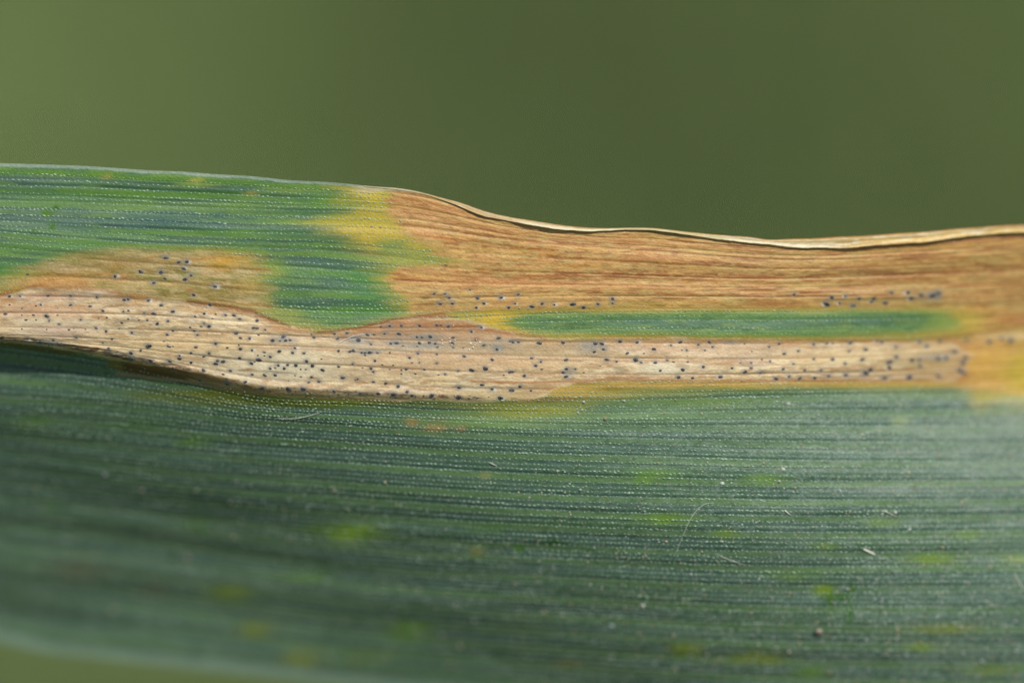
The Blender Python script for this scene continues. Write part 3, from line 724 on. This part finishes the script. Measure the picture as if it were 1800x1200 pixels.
# rolled margin: the dried edge curls forward and down over the blade
rx = np.concatenate([np.arange(640, 1860, 2.0), np.linspace(1862, 2700, 80)])
top_y = spline(TOP, rx)
lip_y = spline(LIP, rx)
lip_y = lip_y + (.9 * noise(rx, 0 * rx, 46, 9, 175, 3) + .5 * noise(rx, 0 * rx, 11, 9, 176, 2)) * sstep(760, 860, rx)
top_y = top_y + .35 * noise(rx, 0 * rx, 24, 9, 177, 3) * sstep(700, 760, rx)
lip_y = np.where(rx > 1800, top_y + 16, lip_y)
hgt = np.maximum((lip_y - top_y) * (.78 + .12 * sstep(1100, 1300, rx)), 2.0)
base_d = np.array(sheet(rx, np.array([0.0]))[1][0])
grow = sstep(690, 760, rx)
fwd = (0.02 + .085 * grow * sstep(760, 900, rx) + .05 * np.exp(-((rx - 920) / 60) ** 2) + .04 * np.exp(-((rx - 1340) / 70) ** 2)) * (1 - .4 * sstep(960, 1060, rx)) * 1e-3 * np.clip(0.62 + .5 * noise(rx, 0, 70, 9, 170, 3), .2, 1.3)
prof = []
NT = 26
for k in range(NT):
    t = k / (NT - 1)
    if t < .82:                                         # outer face: behind the crest, over it, down to the lip
        a = t / .82
        yy = top_y + hgt * (a ** 1.5) + 4.5 * np.maximum(0, .22 - a) * grow
        dd = base_d + .09e-3 * grow - (fwd + .09e-3 * grow) * np.sin(min(a * 1.25, 1) * math.pi / 2) ** 1.0
        dd = dd + .03e-3 * np.cos(a * 9) * grow * (hgt / 20)
    else:                                               # lip thickness and inner face
        a = (t - .82) / .18
        yy = top_y + hgt * (1 + .04 * math.sin(a * math.pi)) - a * a * hgt * .55
        dd = base_d - fwd + a * (fwd + .02e-3) * .9
    yy = yy + .35 * noise(rx, k, 9, 3, 171, 2) * min(1, t * 3)
    prof.append(at(rx, yy, dd))
RP = np.array(prof)
RT = np.broadcast_to(np.linspace(0, 1, NT)[:, None], (NT, len(rx)))
RX = np.broadcast_to(rx, RT.shape)
RC = np.zeros(RT.shape + (3,))


def rpaint(mask, col, k=1.0):
    global RC
    mm = np.clip(mask * k, 0, 1)[..., None]
    RC += (lin(col) - RC) * mm


rn = noise(RX, RT * 20, 120, 2.5, 172, 3)
rn2 = noise(RX, RT * 20, 30, 1.6, 173, 3)
RC[:] = lin((196, 170, 118))
rpaint(np.clip(rn * 1.3, 0, 1), (214, 178, 124), .8)
rpaint(np.clip(-rn, 0, 1), (176, 146, 92), .8)
rpaint(np.clip(rn2, 0, 1), (206, 192, 140), .6)
rpaint(sstep(.35, .6, RT) * sstep(860, 960, RX) * sstep(1580, 1450, RX), (226, 218, 180), .85)
rpaint(sstep(1450, 1520, RX) * sstep(.3, .5, RT), (222, 188, 104), .6)
rpaint(sstep(1260, 1290, RX) * sstep(1345, 1320, RX) * sstep(.5, .2, RT), (206, 206, 200), .7)
rpaint(sstep(900, 780, RX), (176, 150, 92), .85)
rpaint(sstep(780, 720, RX), (188, 176, 140), .9)
rpaint(sstep(.5, .25, RT) * sstep(1000, 900, RX), (196, 190, 164), .6)
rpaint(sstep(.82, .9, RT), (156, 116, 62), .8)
rpaint(sstep(1090, 1130, RX) * sstep(1300, 1250, RX) * sstep(.35, .6, RT), (172, 164, 104), .7)
rpaint(sstep(.2, .5, noise(RX, RT * 20, 60, 3, 178, 3)), (150, 118, 72), .55)
rpaint(sstep(.2, .5, noise(RX, RT * 20, 24, 2, 179, 3)), (232, 222, 188), .6)
RC *= (1 + .12 * noise(RX, RT * 30, 6, 2, 174, 2))[..., None]
ri = np.arange(RT.size).reshape(RT.shape)
rf = np.stack([ri[1:, :-1], ri[1:, 1:], ri[:-1, 1:], ri[:-1, :-1]], -1).reshape(-1, 4)
link('rolled_margin', make_mesh('rolled_margin', RP.reshape(-1, 3), rf, M_LEAF, np.clip(RC.reshape(-1, 3), .01, .9),
                                np.stack([RX / 100, RT * .4], -1).reshape(-1, 2)), leaf, label='dried pale edge rolled forward over the brown lesion')

# ------------------------------------------------------------------ bumps: little domes scattered on the surface
def dome(seg=6, rings=2):
    v = [(0, 0, 1.0)]
    for r in range(1, rings + 1):
        a = r / rings * math.pi / 2
        for s in range(seg):
            t = s / seg * 2 * math.pi
            v.append((math.sin(a) * math.cos(t), math.sin(a) * math.sin(t), math.cos(a) - (.25 if r == rings else 0)))
    f = []
    for s in range(seg):
        f.append((0, 1 + s, 1 + (s + 1) % seg))
    for r in range(rings - 1):
        for s in range(seg):
            a, b = 1 + r * seg + s, 1 + r * seg + (s + 1) % seg
            c, d = a + seg, b + seg
            f.append((a, c, d))
            f.append((a, d, b))
    return np.array(v, float), np.array(f)


def scatter(pos, nrm, tan, size, col, seg=6, rings=2):
    """many domes in one mesh; size (n,3)"""
    dv, df = dome(seg, rings)
    n = len(pos)
    bit = np.cross(nrm, tan)
    vv = (pos[:, None] + dv[None, :, 0, None] * (size[:, 0, None, None] * tan[:, None])
          + dv[None, :, 1, None] * (size[:, 1, None, None] * bit[:, None])
          + dv[None, :, 2, None] * (size[:, 2, None, None] * nrm[:, None]))
    ff = (df[None] + (np.arange(n) * len(dv))[:, None, None]).reshape(-1, 3)
    cc = np.repeat(col, len(dv), 0)
    return vv.reshape(-1, 3), ff, cc


# grid normals
gx = np.gradient(P, axis=1)
gy = -np.gradient(P, axis=0)
NRM = np.cross(gx, gy)
NRM /= np.linalg.norm(NRM, axis=-1, keepdims=True)
TAN = gx / np.linalg.norm(gx, axis=-1, keepdims=True)

# wax papillae in rows between the veins
rows = list(ROWS)
pi_, pj_, ps, pc = [], [], [], []
vstep = vs[1] - vs[0]
for r in rows:
    x = -60 + rng.uniform(0, 8)
    strength = rng.uniform(.75, 1.15)
    b1 = np.clip(.85 + .55 * noise(xs, 0 * xs + r, 45, 7, 190, 2), .25, 1.25)
    brk = np.stack([b1, b1], 1)
    while x < 1855:
        i = int(np.clip(np.searchsorted(xs, x), 0, NX - 1))
        j = int(np.clip(round((r + rng.normal(0, .55)) / vstep), 0, NV - 1))
        les = m_les[j, i]
        keep = (.95 * (1 - les) + .10 * les) * (1 - .75 * (Y[j, i] > 600) * (300 < r < 372) * (x < 620))
        if rng.random() < keep:
            q = strength * rng.uniform(.6, 1.15) * brk[i, len(pi_) % 2]
            if les > .5:
                q *= .6
            if Y[j, i] > 690:
                q = max(q, .55) * 1.12
            pi_.append(i)
            pj_.append(j)
            ps.append((2.1 * q + .5, 1.05 * q + .35, .8 * q + .2))
            base = C[j, i]
            pale = lin((166, 190, 166)) * rng.uniform(.65, 1.3)
            pc.append(base * (.3 + .4 * les) + pale * (.7 - .4 * les))
        x += rng.normal(8.0, 1.3)
pi_, pj_ = np.array(pi_), np.array(pj_)
tilt = rng.normal(0.12, .18, len(pi_))
tn = TAN[pj_, pi_]
bn = np.cross(NRM[pj_, pi_], tn)
tn = tn * np.cos(tilt)[:, None] - bn * np.sin(tilt)[:, None]
sv, sf, scol = scatter(P[pj_, pi_], NRM[pj_, pi_], tn, np.array(ps) * PX, np.array(pc))
link('wax_papillae', make_mesh('wax_papillae', sv, sf, M_BUMP, np.clip(scol, 0, .9)), leaf, kind='stuff')

# fruiting bodies
body_meshes = []
for kind in range(6):
    rr = np.random.default_rng(kind)
    seg = 8
    prof_b = [(0, .35), (.34, .62), (.72, .48), (1.05, -.25)]
    bv = [(0, 0, prof_b[0][1])]
    for (rad, z) in prof_b[1:]:
        for s in range(seg):
            t = s / seg * 2 * math.pi
            w = rad * (1 + rr.uniform(-.14, .14))
            bv.append((w * math.cos(t) * 1.12, w * math.sin(t) * .95, z + rr.uniform(-.06, .06)))
    bf = [(0, 1 + s, 1 + (s + 1) % seg) for s in range(seg)]
    for r in range(2):
        for s in range(seg):
            a, b = 1 + r * seg + s, 1 + r * seg + (s + 1) % seg
            bf += [(a, a + seg, b + seg), (a, b + seg, b)]
    bme = make_mesh('fruiting_body', np.array(bv), np.array(bf), M_BODYB if kind == 5 else M_BODY)
    bme.materials.append(M_PIT)
    bme.polygons.foreach_set('material_index', np.array([1] * seg + [1 if (q // 2) % 8 in (kind, kind + 1, 7 - kind) else 0 for q in range(2 * seg)] + [0] * (len(bf) - 3 * seg), dtype=np.int32))
    body_meshes.append(bme)


def frame_matrix(p, n, t, s):
    b = np.cross(n, t)
    b /= np.linalg.norm(b)
    t = np.cross(b, n)
    return Matrix(((t[0] * s[0], b[0] * s[1], n[0] * s[2], p[0]), (t[1] * s[0], b[1] * s[1], n[1] * s[2], p[1]), (t[2] * s[0], b[2] * s[1], n[2] * s[2], p[2]), (0, 0, 0, 1)))


leaf_inv = Matrix.Translation(leaf.location).inverted()
rest_v, rest_f, off = [], [], 0
for k, (a, b, r) in enumerate(dots):
    p, n, t = surf(a, b)
    rad = (r * 1.2 + .6) * random.uniform(.75, 1.2) * PX
    mt = frame_matrix(p, n, t, (rad * random.uniform(.85, 1.55), rad * random.uniform(.7, 1.1), rad * random.uniform(.25, .55))) @ Matrix.Rotation(random.uniform(-.4, .4) + random.choice((0, math.pi)), 4, 'Z')
    me = body_meshes[random.choice([0, 1, 2, 3, 4]) if r > 1.3 else random.randrange(6)]
    if k < 290:
        o = bpy.data.objects.new('fruiting_body', me)
        COL.objects.link(o)
        o.parent = leaf
        o.matrix_parent_inverse = leaf_inv
        o.matrix_basis = mt
    else:
        vv = np.array([mt @ v.co for v in me.vertices])
        ff = np.array([tuple(q.vertices) for q in me.polygons]) + off
        rest_v.append(vv)
        rest_f.append(ff)
        off += len(vv)
# tiny black dots along the folded lower rim of the pale lesion
for k in range(150):
    a = rng.uniform(0, 860)
    b = np.interp(a, [0, 100, 200, 300, 450, 600, 700, 860], [594, 606, 623, 645, 683, 691, 697, 700]) + rng.normal(-2, 2.5)
    p, n, t = surf(a, b)
    rad = rng.uniform(.6, 1.5) * PX
    mt = frame_matrix(p, n, t, (rad * 1.4, rad, rad * .6))
    me = body_meshes[k % 5]
    vv = np.array([mt @ v.co for v in me.vertices])
    rest_v.append(vv)
    rest_f.append(np.array([tuple(q.vertices) for q in me.polygons]) + off)
    off += len(vv)
link('small_fruiting_bodies', make_mesh('small_fruiting_bodies', np.concatenate(rest_v), np.concatenate(rest_f), M_BODY), leaf, kind='stuff')

# ------------------------------------------------------------------ things lying on the leaf
def grain_mesh(name, seed, mat, facets=True):
    import bmesh
    bm = bmesh.new()
    bmesh.ops.create_icosphere(bm, subdivisions=1, radius=1)
    r = random.Random(seed)
    for v in bm.verts:
        v.co *= r.uniform(.7, 1.15)
        v.co.z *= .75
    me = bpy.data.meshes.new(name)
    bm.to_mesh(me)
    bm.free()
    me.materials.append(mat)
    for p in me.polygons:
        p.use_smooth = not facets
    return me


M_GRAINS = [plain('pale_dust', (176, 178, 168), .7, .3, .2, 2), plain('tan_dust', (178, 166, 148), .7, .3, .2, 2), plain('grey_dust', (160, 168, 172), .7, .3, .2, 2)]
grain_meshes = [grain_mesh('dust_grain', k, M_GRAINS[k % 3]) for k in range(6)]
GR = """0 555,100,20 750,180,18 1040,180,14 600,285,16 1245,130,10 1325,155,8 1215,240,12 1385,240,10 1525,230,10 1620,280,8 1550,322,9 1270,345,10 1235,430,16 1520,435,14 1515,535,12 990,530,22 1720,660,18 600,815,22 650,355,22 345,440,18 1700,890,15
600 108,133,7 235,30,7 418,215,8 565,232,8 165,272,8 373,300,9 450,293,6 990,220,9 550,388,7 625,548,9 520,602,10 672,640,11 925,670,9 1375,693,9 410,710,12 560,735,10 455,770,12 500,797,14 598,793,14 700,870,12 530,943,16 625,1000,20 1158,945,10 1425,843,9 1640,895,10 1330,980,9 1490,500,7 1203,297,6 15,870,14
1200 1015,755,11 1450,530,16 1495,510,10 1450,630,9 1490,665,12 1650,790,11 1755,870,16 970,965,12 1130,940,9 735,975,11 370,945,12 400,930,8 320,970,12 130,1045,14 560,1030,20 1180,1050,14 1075,1045,12 1320,990,10 1480,1035,14 1600,1015,10 1575,1080,18 1745,990,12 1510,290,12 1340,215,7 1300,125,8 645,258,6 585,340,6 1770,580,14 1365,775,7 790,850,8 770,857,7 1520,1000,8 190,870,7 470,745,8"""
LAND = [(615, 935, 'the bright yellow green spot'), (838, 968, 'the small orange spot'), (1480, 1050, 'the dark green mark'), (1205, 920, 'the long bent hair'), (1527, 968, 'the white flake'),
        (1440, 1108, 'the brown crumb'), (525, 733, 'the curved thread'), (405, 1040, 'the blurred yellow spot'), (1285, 983, 'the straight fibre'), (720, 1107, 'the dull green patch'),
        (853, 835, 'the pale yellow dot'), (530, 1157, 'the lowest yellow patch'), (200, 1160, 'the lower left leaf edge'), (1790, 1020, 'the rightmost fibre'), (775, 745, 'the small rusty patch')]
TINT = ['pale', 'tan', 'grey']
seen = set()
small = []
for line in GR.split('\n'):
    t_ = line.split()
    for k, s in enumerate(t_[1:]):
        a, b, c = map(float, s.split(','))
        a, b = float(t_[0]) + a / 3, 800 + b / 3
        lx, ly, ln = min(LAND, key=lambda q: (q[0] - a) ** 2 + (q[1] - b) ** 2)
        dx, dy = a - lx, b - ly
        where = ('right of' if dx > 0 else 'left of') if abs(dx) > abs(dy) * 2 else ('below' if dy > 0 else 'above') if abs(dy) > abs(dx) * 2 else ('below and ' if dy > 0 else 'above and ') + ('right of' if dx > 0 else 'left of')
        dist = 'just' if math.hypot(dx, dy) < 60 else 'some way' if math.hypot(dx, dy) < 170 else 'far'
        gi = random.randrange(6)
        label = '%s %s dust grain %s %s %s' % ('larger' if c > 13 else 'tiny', TINT[gi % 3], dist, where, ln)
        if label in seen:
            label = label.replace('tiny', 'very small').replace('larger', 'second larger')
        if label in seen:
            small.append((a, b, 1.0 + c / 3 * .38))
            continue
        seen.add(label)
        p, n, t = surf(a, b)
        rad = (1.0 + c / 3 * .38) * PX
        o = bpy.data.objects.new('dust_grain', grain_meshes[gi])
        COL.objects.link(o)
        o.matrix_world = frame_matrix(p + n * rad * .35, n, t, (rad, rad, rad)) @ Matrix.Rotation(random.uniform(0, 6), 4, 'Z')
        o['label'] = label
        o['category'] = 'dust grain'
        o['group'] = 'dust grains lying on the green blade'
# fine dust too small to count
n_d = 5200
da = np.where(rng.random(n_d) < .55, rng.uniform(900, 1850, n_d), rng.uniform(0, 1850, n_d))
db = rng.uniform(700, 1230, n_d)
sel_i = np.clip(np.searchsorted(xs, da), 0, NX - 1)
ok, jj = [], []
for k in range(n_d):
    j = int(np.searchsorted(Y[:, sel_i[k]], db[k]))
    dens = .16 + .84 * (da[k] / 1800) ** 2.2 * (db[k] / 1200) ** 1.5
    if j < NV - 3 and rng.random() < dens:
        ok.append(k)
        jj.append(j)
ok, jj = np.array(ok), np.array(jj)
di = sel_i[ok]
dr = rng.gamma(2.0, .38, len(ok)) + .45
tints = np.array([lin((190, 196, 188)), lin((188, 170, 140)), lin((150, 165, 165)), lin((176, 172, 136))])
dc = tints[rng.integers(0, 4, len(ok))] * rng.uniform(.5, 1.1, (len(ok), 1))
dv_, df_, dcc = scatter(P[jj, di], NRM[jj, di], TAN[jj, di], np.stack([dr * 1.2, dr, dr * .8], 1) * PX, dc, 5, 2)
fd = link('fine_dust', make_mesh('fine_dust', dv_, df_, M_BUMP, np.clip(dcc, 0, .9), smooth=False))
fd['kind'] = 'stuff'
fd['label'] = 'fine pale dust sprinkled over the lower green part of the leaf'
fd['category'] = 'dust'

# glassy grains on the pale lesion
cm = [grain_mesh('glassy_grain', 40 + k, M_CRYSTAL) for k in range(3)]
for (a, b, r) in [(777, 597, 1.8), (778, 603, 1.6), (791, 600, 2.6), (794, 605, 2.0), (800, 598, 1.5), (797, 572, 1.4), (828, 603, 2.2), (832, 610, 2.4), (838, 596, 2.0), (843, 600, 1.6), (825, 614, 2.0), (834, 605, 1.5), (789, 594, 1.4), (823, 561, 1.4), (776, 578, 1.3), (812, 545, 1.2)]:
    p, n, t = surf(a, b)
    o = bpy.data.objects.new('glassy_grain', random.choice(cm))
    COL.objects.link(o)
    rad = r * PX * .9
    o.matrix_world = frame_matrix(p + n * rad * .4, n, t, (rad, rad, rad)) @ Matrix.Rotation(random.uniform(0, 6), 4, 'X')
    o['label'] = 'tiny glittering white grain stuck to the middle of the pale lesion'
    o['category'] = 'grain'
    o['group'] = 'glittering grains on the pale lesion'

# brown crumb
crumb = grain_mesh('soil_crumb', 77, plain('soil_crumb', (158, 146, 132), .8, .2, .4, 1.5), False)
p, n, t = surf(1440, 1108)
o = bpy.data.objects.new('soil_crumb', crumb)
COL.objects.link(o)
o.matrix_world = frame_matrix(p + n * 3 * PX, n, t, (9 * PX, 7 * PX, 4 * PX))
o['label'] = 'largest brown crumb of soil on the lower right of the green blade'
o['category'] = 'soil crumb'


def fibre(pts, width, label, name='fibre', lift=3, cat='fibre', flat=1.0):
    n = 22
    q = np.array(pts, float)
    tt = np.linspace(0, len(q) - 1, n)
    px = spline(list(zip(range(len(q)), q[:, 0])), tt) if len(q) > 2 else np.interp(tt, range(len(q)), q[:, 0])
    py = spline(list(zip(range(len(q)), q[:, 1])), tt) if len(q) > 2 else np.interp(tt, range(len(q)), q[:, 1])
    ctr, nr = [], []
    for k in range(n):
        p, nn, _ = surf(px[k], py[k])
        ctr.append(p + nn * (.8 + .35 * lift * math.sin(k / (n - 1) * math.pi)) * PX)
        nr.append(nn)
    ctr = np.array(ctr)
    for _ in range(40):
        ctr[1:-1] = (ctr[:-2] + ctr[1:-1] * 2 + ctr[2:]) / 4
    v, f = [], []
    for k in range(n):
        tg = ctr[min(k + 1, n - 1)] - ctr[max(k - 1, 0)]
        tg /= np.linalg.norm(tg)
        s = np.cross(tg, nr[k])
        s /= np.linalg.norm(s)
        w = width * PX * (.35 + .65 * math.sin((k + .7) / (n + .4) * math.pi) ** .5)
        for a in range(6):
            an = a / 6 * 2 * math.pi
            v.append(ctr[k] + (s * math.cos(an) + nr[k] * math.sin(an) * flat) * w)
    for k in range(n - 1):
        for a in range(6):
            f.append((k * 6 + a, k * 6 + (a + 1) % 6, k * 6 + 6 + (a + 1) % 6, k * 6 + 6 + a))
    o = link(name, make_mesh(name, np.array(v), np.array(f), M_FIBRE))
    o['label'] = label
    o['category'] = cat
    return o


fibre([(585, 610), (598, 601), (612, 592), (628, 588), (642, 587)], .45, 'short white curved thread lying on the pale lesion beside a grey speck')
fibre([(487, 734), (515, 735.5), (540, 731), (562, 724)], .45, 'pale curved thread on the green blade just below the pale lesion')
fibre([(1189, 970), (1203, 935), (1211, 905), (1225, 890), (1243, 876), (1253, 883)], .3, 'longest pale hair, bent at its upper end, on the green blade', lift=5)
fibre([(1258, 972), (1285, 983), (1308, 991)], .35, 'faint straight fibre right of the foot of the long bent hair')
fibre([(1551, 895), (1562, 900), (1576, 907)], .5, 'short pale fibre on the green blade above the white flake')
fibre([(1517, 963), (1527, 968), (1538, 973)], 1.9, 'bright white elongated flake on the right of the green blade', 'flake', 1, 'flake', .5)
fibre([(1378, 895), (1383, 899), (1390, 904)], .7, 'tiny bluish sliver on the green blade right of the long hair')
fibre([(859, 811), (866, 814), (874, 817)], .6, 'tiny pale sliver in the middle of the green blade under the yellow patch')
fibre([(1783, 1008), (1790, 1020), (1800, 1036)], .6, 'pale fibre at the right end of the green blade among the dust')

# ------------------------------------------------------------------ background: meadow far out of focus
GZ = -0.62
hit = CAM + F * ((GZ - CAM[2]) / F[2])
m, n, l, b = new_mat('meadow_ground')
tc = n.new('ShaderNodeTexCoord')
ns = n.new('ShaderNodeTexNoise')
ns.inputs['Scale'].default_value = 9
ns.inputs['Detail'].default_value = 5
cr = n.new('ShaderNodeValToRGB')
cr.color_ramp.elements[0].color = (.085, .115, .042, 1)
cr.color_ramp.elements[1].color = (.13, .16, .065, 1)
l.new(tc.outputs['Object'], ns.inputs['Vector'])
l.new(ns.outputs['Fac'], cr.inputs['Fac'])
l.new(cr.outputs['Color'], b.inputs['Base Color'])
b.inputs['Roughness'].default_value = .9
gs = 120
gv = np.array([(-gs, -gs, GZ), (gs, -gs, GZ), (gs, gs, GZ), (-gs, gs, GZ)], float)
g = link('ground', make_mesh('ground', gv, np.array([[0, 1, 2, 3]]), m))
g['kind'] = 'structure'
# grass blades
NB = 16000
bx = hit[0] + rng.normal(0, .45, NB)
by = hit[1] + rng.normal(0, .45, NB)
hh = rng.uniform(.05, .13, NB)
th = rng.uniform(0, 2 * math.pi, NB)
lean = rng.normal(0, .03, (NB, 2))
w = rng.uniform(.002, .0045, NB)
side = np.stack([np.cos(th), np.sin(th), 0 * th], 1)
base = np.stack([bx, by, 0 * bx + GZ], 1)
lv = np.concatenate([lean, np.zeros((NB, 1))], 1)
up_ = np.stack([0 * hh, 0 * hh, hh], 1)
bv = np.stack([base - side * w[:, None], base + side * w[:, None], base + up_ * .55 + lv * .4 + side * w[:, None] * .8, base + up_ * .55 + lv * .4 - side * w[:, None] * .8,
               base + up_ + lv * 1.2 + side * w[:, None] * .12, base + up_ + lv * 1.2 - side * w[:, None] * .12], 1)
o6 = (np.arange(NB) * 6)[:, None]
bf = np.concatenate([o6 + np.array([[0, 1, 2, 3]]), o6 + np.array([[3, 2, 4, 5]])], 0)
# tuft colour varies by noise, lighter towards the left, darker right of centre
rel_x, rel_y = bx - hit[0], by - hit[1]
tuft = noise(rel_x, rel_y, .05, .07, 200, 2)
pgx, pgy = 900 + rel_x / (PX * 7.93), 600 - rel_y * math.sin(PITCH) / (PX * 7.93)
patch = 1 + .30 * np.exp(-((pgx + 300) / 700) ** 2 - ((pgy - 500) / 1400) ** 2) - .28 * np.exp(-((pgx - 1250) / 600) ** 2 - ((pgy - 560) / 500) ** 2)
gcol = lin((140, 160, 104))[None] * patch[:, None] * np.array([.98, .98, .95]) * (1 + .25 * tuft[:, None]) * rng.uniform(.75, 1.25, (NB, 1))
gr = link('grass', make_mesh('grass', bv.reshape(-1, 3), bf, attr_mat('grass_blade', .6, .25), np.repeat(np.clip(gcol, .01, .5), 6, 0)))
gr['kind'] = 'stuff'
gr['label'] = 'olive green meadow grass far out of focus behind the leaf'
gr['category'] = 'grass'
